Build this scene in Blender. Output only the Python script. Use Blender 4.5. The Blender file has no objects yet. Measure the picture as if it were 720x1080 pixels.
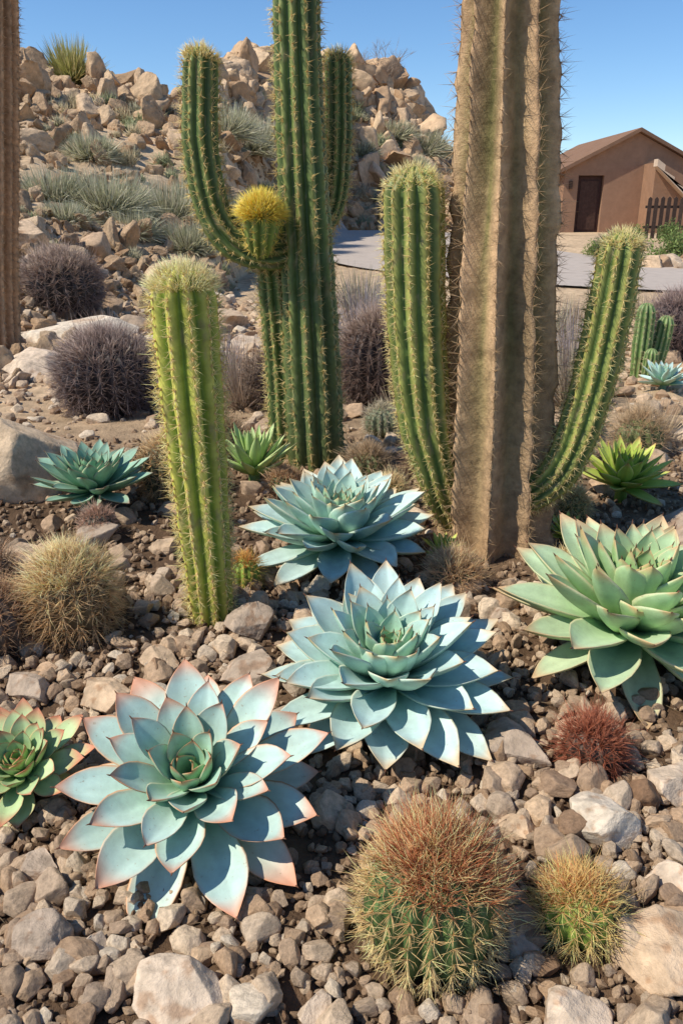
import bpy, math, random
import numpy as np
from mathutils import Vector
rng=np.random.default_rng(7)
random.seed(7)
scene=bpy.context.scene
PI=math.pi
# ------------------------------------------------------------------ noise
def _h(ix,iy,iz):
    h=(ix*73856093)^(iy*19349663)^(iz*83492791)
    h&=0xffffffff
    h=((h^(h>>13))*1274126177)&0xffffffff
    h=((h^(h>>15))*668265263)&0xffffffff
    return ((h^(h>>16))&0xffffff)/float(0xffffff)
def vnoise(x,y,z=0.0):
    x=np.asarray(x,float);y=np.asarray(y,float);z=np.zeros_like(x)+z
    ix=np.floor(x).astype(np.int64);iy=np.floor(y).astype(np.int64);iz=np.floor(z).astype(np.int64)
    fx=x-ix;fy=y-iy;fz=z-iz
    fx=fx*fx*(3-2*fx);fy=fy*fy*(3-2*fy);fz=fz*fz*(3-2*fz)
    def L(a,b,t): return a+(b-a)*t
    r=L(L(L(_h(ix,iy,iz),_h(ix+1,iy,iz),fx),L(_h(ix,iy+1,iz),_h(ix+1,iy+1,iz),fx),fy),
        L(L(_h(ix,iy,iz+1),_h(ix+1,iy,iz+1),fx),L(_h(ix,iy+1,iz+1),_h(ix+1,iy+1,iz+1),fx),fy),fz)
    return r*2-1
def fbm(x,y,z=0.0,o=4):
    s=0;a=1;t=0
    x=np.asarray(x,float);y=np.asarray(y,float);z=np.zeros_like(x)+z
    for i in range(o):
        s=s+a*vnoise(x+17.3*i,y-9.1*i,z+3.7*i);t+=a;a*=.5;x=x*2.03;y=y*2.03;z=z*2.03
    return s/t
def sstep(a,b,x):
    t=np.clip((x-a)/(b-a),0,1);return t*t*(3-2*t)
# ------------------------------------------------------------------ mesh builder
class MB:
    def __init__(s): s.v=[];s.f4=[];s.f3=[];s.c=[];s.n=0;s.m4=[];s.m3=[]
    def add(s,v,col,quads=None,tris=None,mat=0):
        v=np.asarray(v,float).reshape(-1,3);n=len(v)
        col=np.asarray(col,float)
        if col.ndim==1: col=np.tile(col[:3],(n,1))
        s.v.append(v);s.c.append(col[:,:3])
        if quads is not None and len(quads):
            q=np.asarray(quads,np.int64)+s.n;s.f4.append(q);s.m4.append(np.full(len(q),mat))
        if tris is not None and len(tris):
            q=np.asarray(tris,np.int64)+s.n;s.f3.append(q);s.m3.append(np.full(len(q),mat))
        s.n+=n
    def build(s,name,mats,smooth=True,loc=(0,0,0),parent=None):
        v=np.concatenate(s.v);c=np.concatenate(s.c)
        f4=np.concatenate(s.f4) if s.f4 else np.zeros((0,4),int)
        f3=np.concatenate(s.f3) if s.f3 else np.zeros((0,3),int)
        mi=np.concatenate(s.m4+s.m3) if (s.m4 or s.m3) else np.zeros(0,int)
        me=bpy.data.meshes.new(name)
        me.vertices.add(len(v));me.vertices.foreach_set('co',v.astype(np.float32).ravel())
        li=np.concatenate([f4.ravel(),f3.ravel()]).astype(np.int32)
        me.loops.add(len(li));me.loops.foreach_set('vertex_index',li)
        ls=np.concatenate([np.arange(len(f4))*4,len(f4)*4+np.arange(len(f3))*3]).astype(np.int32)
        me.polygons.add(len(ls));me.polygons.foreach_set('loop_start',ls)
        me.update(calc_edges=True)
        me.polygons.foreach_set('material_index',mi.astype(np.int32))
        me.polygons.foreach_set('use_smooth',np.full(len(ls),smooth))
        at=me.color_attributes.new('Col','FLOAT_COLOR','POINT')
        cc=np.ones((len(v),4),np.float32);cc[:,:3]=np.clip(c,0,1)
        at.data.foreach_set('color',cc.ravel())
        for m in (mats if isinstance(mats,(list,tuple)) else [mats]): me.materials.append(m)
        me.validate()
        ob=bpy.data.objects.new(name,me);scene.collection.objects.link(ob);ob.location=loc
        if parent is not None: ob.parent=parent
        return ob
def empty(name,loc=(0,0,0)):
    e=bpy.data.objects.new(name,None);e.empty_display_size=.1;e.location=loc
    scene.collection.objects.link(e);return e
def grid_quads(nr,nc,wrap=True):
    i=np.arange(nr-1)[:,None];j=np.arange(nc if wrap else nc-1)[None,:]
    j2=(j+1)%nc
    return np.stack([i*nc+j,i*nc+j2,(i+1)*nc+j2,(i+1)*nc+j],-1).reshape(-1,4)
def norm(a): return a/np.maximum(np.linalg.norm(a,axis=-1,keepdims=True),1e-9)
def add_spines(mb,o,d,L,r,col,mat=0,bend=0.0):
    o=np.asarray(o,float);n=len(o)
    if n==0:return
    d=norm(np.asarray(d,float));L=np.zeros(n)+L;r=np.zeros(n)+r
    ref=np.tile([0.31,0.17,0.93],(n,1));a=norm(np.cross(d,ref));b=np.cross(d,a)
    V=np.zeros((n,7,3))
    bd=a*np.cos(np.arange(n)*2.4)[:,None]+b*np.sin(np.arange(n)*2.4)[:,None]
    mid=o+d*(L*.55)[:,None]
    tip=o+d*L[:,None]+bd*(L*bend)[:,None]
    for k in range(3):
        w=a*math.cos(k*2.0944)+b*math.sin(k*2.0944)
        V[:,k]=o+w*r[:,None];V[:,3+k]=mid+w*(r*.7)[:,None]
    V[:,6]=tip
    base=(np.arange(n)*7)[:,None]
    q=np.concatenate([base+np.array([[0,1,4,3]]),base+np.array([[1,2,5,4]]),base+np.array([[2,0,3,5]])])
    t=np.concatenate([base+np.array([[3,4,6]]),base+np.array([[4,5,6]]),base+np.array([[5,3,6]])])
    col=np.asarray(col,float)
    if col.ndim==1: col=np.tile(col,(n,1))*(1+rng.normal(0,.15,(n,1)))
    mb.add(V.reshape(-1,3),np.repeat(col,7,axis=0),q,t,mat)
# ------------------------------------------------------------------ materials
def newmat(name):
    m=bpy.data.materials.new(name);m.use_nodes=True;nt=m.node_tree;b=nt.nodes['Principled BSDF'];return m,nt,b
def vmat(name,rough=.6,ns=30,na=.25,bs=60,bst=.3,bd=.002,spec=.3,trans=0,fleck=0):
    m,nt,b=newmat(name);N=nt.nodes;Lk=nt.links
    at=N.new('ShaderNodeAttribute');at.attribute_name='Col'
    tc=N.new('ShaderNodeTexCoord')
    no=N.new('ShaderNodeTexNoise');no.inputs['Scale'].default_value=ns;no.inputs['Detail'].default_value=5;no.inputs['Roughness'].default_value=.65
    Lk.new(tc.outputs['Object'],no.inputs['Vector'])
    mr=N.new('ShaderNodeMapRange');mr.inputs['From Min'].default_value=.3;mr.inputs['From Max'].default_value=.7
    mr.inputs['To Min'].default_value=1-na;mr.inputs['To Max'].default_value=1+na
    Lk.new(no.outputs['Fac'],mr.inputs['Value'])
    vm=N.new('ShaderNodeVectorMath');vm.operation='SCALE'
    Lk.new(at.outputs['Color'],vm.inputs[0]);Lk.new(mr.outputs['Result'],vm.inputs['Scale'])
    colout=vm.outputs['Vector']
    if fleck>0:   # small brown blemishes and dust
        nf=N.new('ShaderNodeTexNoise');nf.inputs['Scale'].default_value=170;nf.inputs['Detail'].default_value=3
        Lk.new(tc.outputs['Object'],nf.inputs['Vector'])
        r2=N.new('ShaderNodeMapRange');r2.inputs['From Min'].default_value=.66;r2.inputs['From Max'].default_value=.74;r2.inputs['To Max'].default_value=fleck
        Lk.new(nf.outputs['Fac'],r2.inputs['Value'])
        mx=N.new('ShaderNodeMix');mx.data_type='RGBA'
        Lk.new(r2.outputs['Result'],mx.inputs[0]);Lk.new(colout,mx.inputs[6]);mx.inputs[7].default_value=(.30,.2,.11,1)
        colout=mx.outputs[2]
    Lk.new(colout,b.inputs['Base Color'])
    b.inputs['Roughness'].default_value=rough
    b.inputs['Specular IOR Level'].default_value=spec
    if bst>0:
        n2=N.new('ShaderNodeTexNoise');n2.inputs['Scale'].default_value=bs;n2.inputs['Detail'].default_value=5;n2.inputs['Roughness'].default_value=.7
        Lk.new(tc.outputs['Object'],n2.inputs['Vector'])
        bp=N.new('ShaderNodeBump');bp.inputs['Strength'].default_value=bst;bp.inputs['Distance'].default_value=bd
        Lk.new(n2.outputs['Fac'],bp.inputs['Height']);Lk.new(bp.outputs['Normal'],b.inputs['Normal'])
    if trans>0:
        tr=N.new('ShaderNodeBsdfTranslucent');Lk.new(colout,tr.inputs['Color'])
        mx=N.new('ShaderNodeMixShader');mx.inputs[0].default_value=trans
        out=N['Material Output']
        Lk.new(b.outputs[0],mx.inputs[1]);Lk.new(tr.outputs[0],mx.inputs[2]);Lk.new(mx.outputs[0],out.inputs['Surface'])
    return m
M_leaf=vmat('succulent_leaf_skin',.58,28,.13,90,.35,.0014,.3,fleck=.5)
M_cact=vmat('cactus_skin',.5,35,.25,120,.4,.002,.35,fleck=.5)
M_bark=vmat('weathered_cactus_bark',.85,30,.35,60,.8,.008,.15)
M_spine=vmat('spine',.4,50,.1,10,0,0,.4,trans=.35)
M_grass=vmat('dry_foliage',.7,20,.15,10,0,0,.15,trans=.3)
M_ground=vmat('desert_soil',.95,9,.35,60,1.0,.012,.1)
M_wall=vmat('adobe_stucco',.9,3,.12,30,.5,.01,.1)
M_wood=vmat('dark_wood',.7,10,.3,30,.3,.005,.2)
M_road=vmat('pale_asphalt',.9,6,.1,200,.4,.004,.15)
def stone_mat(name,cols,ns=3.0,bd=.003):
    m,nt,b=newmat(name);N=nt.nodes;Lk=nt.links
    oi=N.new('ShaderNodeObjectInfo');cr=N.new('ShaderNodeValToRGB')
    el=cr.color_ramp.elements
    while len(el)<len(cols): el.new(.5)
    for i,c in enumerate(cols):
        el[i].position=i/(len(cols)-1);el[i].color=(*c,1)
    Lk.new(oi.outputs['Random'],cr.inputs['Fac'])
    tc=N.new('ShaderNodeTexCoord')
    ad=N.new('ShaderNodeVectorMath');ad.operation='ADD'
    Lk.new(tc.outputs['Object'],ad.inputs[0])
    cx=N.new('ShaderNodeMath');cx.operation='MULTIPLY';cx.inputs[1].default_value=50
    Lk.new(oi.outputs['Random'],cx.inputs[0]);Lk.new(cx.outputs[0],ad.inputs[1])
    no=N.new('ShaderNodeTexNoise');no.inputs['Scale'].default_value=ns;no.inputs['Detail'].default_value=6;no.inputs['Roughness'].default_value=.72
    Lk.new(ad.outputs[0],no.inputs['Vector'])
    mr=N.new('ShaderNodeMapRange');mr.inputs['From Min'].default_value=.3;mr.inputs['From Max'].default_value=.7
    mr.inputs['To Min'].default_value=.6;mr.inputs['To Max'].default_value=1.3
    Lk.new(no.outputs['Fac'],mr.inputs['Value'])
    vm=N.new('ShaderNodeVectorMath');vm.operation='SCALE'
    Lk.new(cr.outputs['Color'],vm.inputs[0]);Lk.new(mr.outputs['Result'],vm.inputs['Scale'])
    Lk.new(vm.outputs['Vector'],b.inputs['Base Color'])
    b.inputs['Roughness'].default_value=.85;b.inputs['Specular IOR Level'].default_value=.25
    bp=N.new('ShaderNodeBump');bp.inputs['Strength'].default_value=.8;bp.inputs['Distance'].default_value=bd
    Lk.new(no.outputs['Fac'],bp.inputs['Height']);Lk.new(bp.outputs['Normal'],b.inputs['Normal'])
    return m
M_peb=stone_mat('gravel_stone',[(.22,.125,.07),(.60,.42,.265),(.40,.275,.18),(.70,.54,.375),(.52,.345,.21),(.31,.20,.12),(.70,.57,.42),(.33,.215,.135),(.58,.43,.29),(.47,.31,.19)],3,.006)
M_grit=stone_mat('brown_grit_stone',[(.12,.072,.042),(.34,.225,.135),(.18,.11,.065),(.44,.31,.195),(.25,.16,.095)],2,.002)
M_hill=stone_mat('hill_stone',[(.42,.265,.15),(.64,.44,.27),(.50,.335,.195),(.70,.51,.33),(.46,.285,.16),(.60,.41,.245)],2.5,.09)
# ------------------------------------------------------------------ terrain
HA=[-1.2,-.379,-.347,-.326,-.274,-.232,-.179,-.132,-.063,.0105,.042,.074,.107,.137,.19,.3,2]
HS=[.10,.135,.148,.135,.135,.127,.118,.145,.150,.137,.130,.112,.072,.037,.0,-.008,-.008]
def hill_params(a):
    yf=np.interp(a,[-1.2,-.38,-.15,-.06,0,.1,.2],[5,6.3,9.5,20,38,40,42])
    wid=np.interp(a,[-1.2,-.2,-.06,.1],[14,14,15,16])
    return yf,yf+wid,np.interp(a,HA,HS)
def terrain(x,y,detail=True):
    x=np.asarray(x,float);y=np.asarray(y,float)
    yy=np.maximum(y,.5);a=np.clip(x/yy,-1.2,2)
    yf,yr,s=hill_params(a)
    farb=.18*sstep(14,30,y)
    q=np.clip((yy-yf)/(yr-yf),0,1)
    zr=1+s*yr
    fall=np.exp(-np.maximum(yy-yr,0)/12)
    hill=(zr-farb)*q*fall
    hill=np.where(y>.5,hill,0)
    z=farb+hill
    z=z+.7*q*fall*fbm(x*.35,y*.35,1.0,4)*sstep(0,.15,q)*(hill>.2)
    if detail:
        near=1-sstep(6,10,y)*sstep(-.5,1.5,x)*1.0
        z=z+near*(.03*fbm(x*1.6,y*1.6,5.0,3)+.016*fbm(x*7,y*7,2.0,4)*(1+2*sstep(3,8,np.abs(y))))
    return z
def tz(x,y): return float(terrain(np.array([x]),np.array([y]))[0])
n=720
k=8.2
s=np.linspace(-1,1,n)
g=600*np.sinh(k*s)/math.sinh(k)
X,Y=np.meshgrid(g,g+1.6)
Z=terrain(X,Y)
mb=MB()
n1=fbm(X*1.3,Y*1.3,3,4)
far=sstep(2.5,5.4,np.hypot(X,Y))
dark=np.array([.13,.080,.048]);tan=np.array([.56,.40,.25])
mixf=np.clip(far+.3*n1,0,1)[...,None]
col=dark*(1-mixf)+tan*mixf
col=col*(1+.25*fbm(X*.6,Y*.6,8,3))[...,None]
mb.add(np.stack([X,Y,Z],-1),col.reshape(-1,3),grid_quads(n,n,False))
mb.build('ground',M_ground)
# ------------------------------------------------------------------ stones
def ico(sub):
    import bmesh
    bm=bmesh.new();bmesh.ops.create_icosphere(bm,subdivisions=sub,radius=1)
    v=np.array([p.co[:] for p in bm.verts]);f=np.array([[q.index for q in p.verts] for p in bm.faces]);bm.free();return v,f
ICO4=ico(5);ICO3=ico(4);ICO2=ico(3)
def rock_verts(seed,base,cuts=16,rough=.05,lo=.5,hi=.8):
    r=np.random.default_rng(seed);v=base.copy()
    v=v*(1+.18*fbm(v[:,0]*1.3+seed*3.1,v[:,1]*1.3,v[:,2]*1.3,2))[:,None]
    for _ in range(cuts):
        nn=norm(r.normal(size=3));d=r.uniform(lo,hi)
        e=v@nn-d;v=v-np.outer(np.maximum(e,0),nn)*.985
    nse=fbm(v[:,0]*2.2+seed*3.1,v[:,1]*2.2,v[:,2]*2.2,5)
    v=v*(1+rough*1.6*nse)[:,None]
    n2=fbm(v[:,0]*7+seed,v[:,1]*7,v[:,2]*7,4)
    v=v*(1+rough*.6*n2)[:,None]
    return v*1.2
def proto_collection(name,mat,count,seed0,base,smooth=True,**kw):
    c=bpy.data.collections.new(name)
    for i in range(count):
        mbp=MB();mbp.add(rock_verts(seed0+i,base[0],**kw),(1,1,1),None,base[1])
        ob=mbp.build(name+'_stone',mat,smooth=smooth);scene.collection.objects.unlink(ob);c.objects.link(ob)
    return c
def scatter(name,coll,pos,rot,scl,idx):
    me=bpy.data.meshes.new(name);me.vertices.add(len(pos));me.vertices.foreach_set('co',pos.astype(np.float32).ravel())
    for nm,ar in (('rot',rot),('scl',scl)):
        at=me.attributes.new(nm,'FLOAT_VECTOR','POINT');at.data.foreach_set('vector',ar.astype(np.float32).ravel())
    at=me.attributes.new('idx','INT','POINT');at.data.foreach_set('value',idx.astype(np.int32))
    ob=bpy.data.objects.new(name,me);scene.collection.objects.link(ob)
    ng=bpy.data.node_groups.new(name+'_nodes','GeometryNodeTree')
    ng.interface.new_socket('Geometry',in_out='INPUT',socket_type='NodeSocketGeometry')
    ng.interface.new_socket('Geometry',in_out='OUTPUT',socket_type='NodeSocketGeometry')
    N=ng.nodes;gi=N.new('NodeGroupInput');go=N.new('NodeGroupOutput');ip=N.new('GeometryNodeInstanceOnPoints')
    ci=N.new('GeometryNodeCollectionInfo');ci.inputs['Collection'].default_value=coll
    ci.inputs['Separate Children'].default_value=True;ci.inputs['Reset Children'].default_value=True
    def na(nm,t):
        q=N.new('GeometryNodeInputNamedAttribute');q.data_type=t;q.inputs['Name'].default_value=nm
        return [o for o in q.outputs if o.enabled and o.name=='Attribute'][0]
    L=ng.links
    L.new(gi.outputs[0],ip.inputs['Points']);L.new(ci.outputs[0],ip.inputs['Instance'])
    ip.inputs['Pick Instance'].default_value=True
    L.new(na('idx','INT'),ip.inputs['Instance Index'])
    L.new(na('rot','FLOAT_VECTOR'),ip.inputs['Rotation']);L.new(na('scl','FLOAT_VECTOR'),ip.inputs['Scale'])
    L.new(ip.outputs[0],go.inputs[0])
    md=ob.modifiers.new('scatter','NODES');md.node_group=ng
    return ob
def stones(name,coll,nproto,x,y,size,flat=(.55,.85),sink=.25,zadd=None,tumble=.35):
    m=len(x);z=terrain(x,y)
    fl=rng.uniform(flat[0],flat[1],m)
    scl=np.stack([size*rng.uniform(.85,1.25,m),size*rng.uniform(.7,1.0,m),size*fl],-1)
    rot=np.stack([rng.normal(0,tumble,m),rng.normal(0,tumble,m),rng.uniform(0,6.28,m)],-1)
    zz=z+scl[:,2]*(1-2*sink)*.8
    if zadd is not None: zz=zz+zadd
    return scatter(name,coll,np.stack([x,y,zz],-1),rot,scl,rng.integers(0,nproto,m))
c_peb=proto_collection('pebble_protos',M_peb,24,100,ICO3,cuts=18,lo=.55,hi=.85,rough=.045)
c_grit=proto_collection('grit_protos',M_grit,10,200,ico(2),smooth=False)
c_hill=proto_collection('hill_protos',M_hill,18,300,ICO3,rough=.12,lo=.32,hi=.8,cuts=18)
CLEAR=[(-.25,1.14,.09),(.09,1.48,.1),(.637,1.66,.12),(-.023,2.24,.12),(.126,.886,.1),(.35,.905,.065),(.478,1.267,.06),(-.663,1.77,.1),(-.34,1.85,.06),(-.58,1.234,.06),(.47,2.42,.16),(-.11,3.23,.12)]
def clearmask(x,y,ex=0):
    m=np.ones(len(x),bool)
    for cx,cy,r in CLEAR: m&=np.hypot(x-cx,y-cy)>r+ex
    return m
def region(nn,y0,y1,spread=.62,extra=.25,power=1.0):
    y=y0+(y1-y0)*rng.random(nn)**power
    x=rng.uniform(-1,1,nn)*(spread*y+extra)
    return x,y
x,y=region(7600,.45,2.1,.5,.33)
pm=clearmask(x,y,.0);x,y=x[pm],y[pm]
sz=np.clip(rng.lognormal(math.log(.0112),.5,len(x)),.005,.036)*(1+.15*(y-1))
dens=fbm(x*3,y*3,9,3)
keep=(rng.random(len(x))<np.clip(1.12-.68*sstep(1.1,1.7,y)+.9*dens,0.12,1))
x,y,sz=x[keep],y[keep],sz[keep]
stones('gravel',c_peb,24,x,y,sz,sink=.2,zadd=rng.random(len(x))*.008,tumble=.6)
x,y=region(12000,.4,3.6,.5,.3,1.3)
sz=rng.uniform(.0028,.0075,len(x))*(1+.35*y)
stones('grit',c_grit,10,x,y,sz,sink=.15,zadd=rng.random(len(x))*.004,tumble=1)
x,y=region(7500,1.9,9.5,.5,.6,1.1)
pm=(clearmask(x,y)&~((x>.26*y-.1)&(y>7.2)));x,y=x[pm],y[pm]
sz=np.clip(rng.lognormal(math.log(.017),.55,len(x)),.006,.1)*(.6+.16*y)
keep=rng.random(len(x))<.42+.58*sstep(3,5,y);x,y,sz=x[keep],y[keep],sz[keep]
stones('garden_stones',c_peb,24,x,y,sz,sink=.3)
m=13000
a=rng.uniform(-.55,.17,m);yf,yr,ss=hill_params(a);q=rng.random(m)**.8
y=yf-1.5+(yr-yf+2.0)*q;x=a*y
cl=fbm(x*.3,y*.3,4,3)
keep=rng.random(m)<np.clip(.6+1.2*cl,.2,1)
sz=np.clip(rng.lognormal(math.log(.0055),.62,m),.002,.024)*y*(1+.8*np.clip(cl,0,1))
pm=keep&~((x>-.2)&(y<37));x,y,sz=x[pm],y[pm],sz[pm]
stones('hillside_rocks',c_hill,18,x,y,sz,flat=(.5,.95),sink=.28,tumble=.7)
m=620
cent=rng.choice([-.345,-.33,-.13,-.11,-.09,-.06,.0,.03,.06,.085,-.25,-.2],m)
a=cent+rng.normal(0,.016,m);yf,yr,ss=hill_params(a)
y=yr-rng.uniform(-.3,4,m);x=a*y
sz=np.clip(rng.lognormal(math.log(.0085),.5,m),.004,.022)*y
stones('ridge_boulders',c_hill,18,x,y,sz,flat=(.7,1.4),sink=.2,tumble=.7)
def boulder(x,y,r,seed,col,h=.75,stretch=1.15,rz=0,name='rock',sink=.28):
    v=rock_verts(seed,ICO4[0],cuts=17,rough=.055,lo=.45,hi=.78)
    v=v*np.array([r*stretch,r*.95,r*h])
    c,s_=math.cos(rz),math.sin(rz);v=v@np.array([[c,s_,0],[-s_,c,0],[0,0,1]])
    m=MB()
    nn=fbm(v[:,0]/r*1.2+seed,v[:,1]/r*1.2,v[:,2]/r*2.5,5)
    n3=fbm(v[:,0]/r*3+seed,v[:,1]/r*3+5,v[:,2]/r*4,4)
    cc=np.array(col)*(1+.3*nn)[:,None]
    cc=cc*(1-.35*sstep(.15,.4,n3)[:,None]*np.array([.6,.9,1.1]))
    m.add(v,cc,None,ICO4[1])
    return m.build(name,M_rock,loc=(x,y,tz(x,y)+r*h*(1-2*sink)*.8))
M_rock=vmat('boulder_stone',.9,26,.35,55,1.0,.006,.2)
LT=(.62,.48,.35);TN=(.56,.40,.26);GR=(.42,.32,.235);WT=(.68,.57,.44)
for i,(x,y,r,c,h) in enumerate([(-.204,.79,.06,LT,.65),(.461,1.10,.062,WT,.75),(.335,1.30,.066,GR,.75),(.60,1.2,.05,LT,.8),
  (-.225,1.785,.06,GR,.9),(-.2,1.57,.07,GR,.8),(-.511,1.5,.06,TN,.75),(-.69,1.53,.055,GR,.75),
  (.45,.86,.07,TN,.65),(.262,.885,.034,GR,.9),(.3,.765,.045,LT,.65),(-.03,.775,.03,LT,.8),(-.43,.875,.045,GR,.75),
  (-.36,.86,.028,LT,.8),(.3,1.105,.034,TN,.8),(.13,.72,.03,LT,.7),(-.8,2.41,.08,GR,.65),(-.9,2.16,.11,TN,.6),
  (1.08,2.3,.13,GR,.85),(-.02,1.15,.034,TN,.7),(-.14,.93,.03,TN,.7),(-.5,1.02,.036,GR,.7),(.52,.98,.034,LT,.7),(-.42,1.62,.045,TN,.7),
  (.75,1.35,.055,TN,.7),(-.3,1.45,.034,TN,.7),(1.0,2.05,.065,TN,.6),(-.55,2.3,.05,TN,.7),(-.1,1.85,.035,TN,.7),(.42,1.85,.04,GR,.7),(-.52,.8,.04,TN,.6)]):
    boulder(x,y,r,500+i,c,h,rz=i*1.3)
for i,(x,y,r,c,h) in enumerate([(-1.33,3.05,.27,(.66,.48,.31),.85),(-2.15,6.74,.36,WT,.45),(-1.95,5.3,.24,LT,.5),(-3.3,8.6,.42,TN,.5),
  (-2.5,7.6,.2,LT,.6),(-1.5,6.0,.18,TN,.6),(-1.55,4.9,.14,LT,.6),(-2.9,6.4,.3,LT,.5),(-1.1,7.4,.25,TN,.6),(-1.7,8.5,.3,TN,.6),(-.75,6.2,.14,LT,.6)]):
    boulder(x,y,r,600+i,c,h,rz=i*.9,name='boulder',stretch=1.3)
# ------------------------------------------------------------------ rosettes
def add_leaf(mb,az,phi0,bend,L,W,thick,base_r,base_z,cup,prof,cols,twist=0,edge=.3,tipc=.5,mat=0,nt=18,ns=13):
    t=np.linspace(0,1,nt)**.85
    ph=phi0+bend*t
    cr=np.concatenate([[0],np.cumsum((np.cos(ph[1:])+np.cos(ph[:-1]))/2*np.diff(t))])*L+base_r
    cz=np.concatenate([[0],np.cumsum((np.sin(ph[1:])+np.sin(ph[:-1]))/2*np.diff(t))])*L+base_z
    w=np.interp(t,prof[0],prof[1])*W
    th=thick*(1-t**2.5*.8)*np.interp(t,[0,.1,.93,1],[1,1,.8,.15])
    rad=np.array([math.cos(az),math.sin(az),0]);sd=np.array([-math.sin(az),math.cos(az),0]);up=np.array([0,0,1.])
    S=np.sin(np.linspace(-1,1,ns)*PI/2)*.6+np.linspace(-1,1,ns)*.4
    top=np.concatenate([S,S[::-1][1:-1]]);isb=np.concatenate([np.zeros(ns),np.ones(ns-2)])
    c=rad[None]*cr[:,None]+up[None]*cz[:,None]
    nrm=-np.sin(ph)[:,None]*rad+np.cos(ph)[:,None]*up
    sv=sd[None,:]*math.cos(twist)+nrm*math.sin(twist)
    ss=top[None,:,None]
    crease=cup*(np.abs(ss)**1.5)
    V=c[:,None,:]+sv[:,None,:]*(ss*w[:,None,None])+nrm[:,None,:]*(crease*w[:,None,None])
    V=V-nrm[:,None,:]*(isb[None,:,None]*th[:,None,None]*(1-ss**2)**.5*1.0)
    V=V+nrm[:,None,:]*(ss*np.sin(t*5+az*3)[:,None,None]*W*.06)+nrm[:,None,:]*(np.sin(t*9+az*5)*t*W*.03)[:,None,None]
    nc=len(top)
    base,mid,edgec,tip=[np.array(q) for q in cols]
    tt=t[:,None,None];colr=base*(1-sstep(.1,.6,tt))+mid*sstep(.1,.6,tt)
    colr=colr*(1+.05*np.sin(top*9+az*7)[None,:,None])
    e=(np.abs(ss)**14)*edge*sstep(.2,.6,tt)
    colr=colr*(1-e)+edgec*e
    f=sstep(1-tipc*.30,1.0,tt+.05*(np.abs(ss)**2))*.85
    colr=colr*(1-f)+tip*f
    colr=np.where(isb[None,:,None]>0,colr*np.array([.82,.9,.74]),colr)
    mb.add(V.reshape(-1,3),colr.reshape(-1,3),grid_quads(nt,nc),None,mat)
    return V[-1].mean(0),(rad*math.cos(ph[-1])+up*math.sin(ph[-1]))
P_SPOON=([0,.12,.3,.5,.64,.76,.86,.93,.97,1],[.42,.46,.66,.92,1,.9,.64,.36,.16,.02])
P_LANCE=([0,.12,.3,.48,.6,.74,.86,.94,1],[.55,.6,.8,.97,1,.87,.56,.25,.02])
P_DAGGER=([0,.15,.35,.55,.75,.9,1],[.7,.8,1,.95,.68,.32,.02])
def rosette(name,x,y,R,N,Wr,prof,cols,h=.0,tilt=0,outer=2,inner=80,cup=.28,edge=.3,tipc=.5,bend=.35,seed=0,thick=.07,spine=True,inL=.28,rz=0,pw=.8):
    r=np.random.default_rng(seed);mb=MB()
    tips=[];dirs=[]
    for i in range(N):
        u=i/(N-1)
        az=i*2.39996+rz+r.normal(0,.06)
        el=math.radians(inner+(outer-inner)*u**pw+r.normal(0,3.5))
        L=R*(inL+(1-inL)*min(1,u*1.35)**.8)*r.uniform(.89,1.08)
        W=R*Wr*(.5+.5*min(1,u*1.5)**.7)*r.uniform(.9,1.1)
        b=bend*(1.1-.5*u)+r.normal(0,.09)
        if u<.35:b=bend*.6
        c=[np.array(q)*r.uniform(.85,1.1) for q in cols]
        gi=max(0,1-u*2.6);c[1]=c[1]*(1-gi)+c[0]*gi*1.15
        old=max(0,u-.8)*5*r.random()*.3*min(edge,1);c[1]=c[1]*(1-old)+np.array(c[2])*old
        ee=edge*(.4+.9*u)*r.uniform(.5,1.4)
        t_,d_=add_leaf(mb,az,el,b,L,W,R*thick,R*.05*(.3+u),R*.13*(1-u)+R*.02,cup*(1.3-.5*u),prof,c,r.normal(0,.12),min(ee,1),tipc*(.5+.7*u)*r.uniform(.5,1.5))
        tips.append(t_);dirs.append(d_)
    if spine: add_spines(mb,np.array(tips)-np.array(dirs)*.002,np.array(dirs),R*.04,R*.007,(.25,.11,.06),1)
    th=np.linspace(0,2*PI,13)[:-1]
    st=np.array([[math.cos(q)*R*.11*w,math.sin(q)*R*.11*w,z] for z,w in ((-h-R*.1,1),(0,1),(R*.12,.5)) for q in th])
    mb.add(st,np.array(cols[0])*.6,grid_quads(3,12))
    ob=mb.build(name,[M_leaf,M_spine],loc=(x,y,tz(x,y)+h))
    ob.rotation_euler=(tilt,0,0)
    return ob
BLUE=[(.25,.43,.24),(.50,.66,.62),(.70,.62,.42),(.68,.44,.22)]
BLUE1=[(.25,.43,.24),(.50,.66,.585),(.72,.33,.14),(.68,.25,.12)]
GRN=[(.23,.41,.14),(.46,.59,.30),(.64,.24,.12),(.58,.14,.08)]
PAL=[(.26,.43,.15),(.50,.64,.40),(.70,.56,.32),(.66,.38,.2)]
DKB=[(.14,.28,.15),(.28,.45,.33),(.54,.48,.28),(.3,.18,.12)]
YG=[(.27,.40,.05),(.50,.58,.12),(.70,.54,.2),(.58,.28,.12)]
rad_=math.radians
rosette('echeveria_succulent',-.250,1.125,.226,48,.175,P_SPOON,BLUE1,h=.085,tilt=rad_(25),edge=.95,tipc=.7,seed=1,outer=-12,bend=.28,cup=.32,rz=.4,thick=.065)
rosette('blue_agave',.095,1.465,.258,76,.178,P_LANCE,BLUE,h=.085,tilt=rad_(14),edge=.6,tipc=.4,seed=2,outer=-8,bend=.22,cup=.36,pw=1.05,thick=.08)
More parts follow.
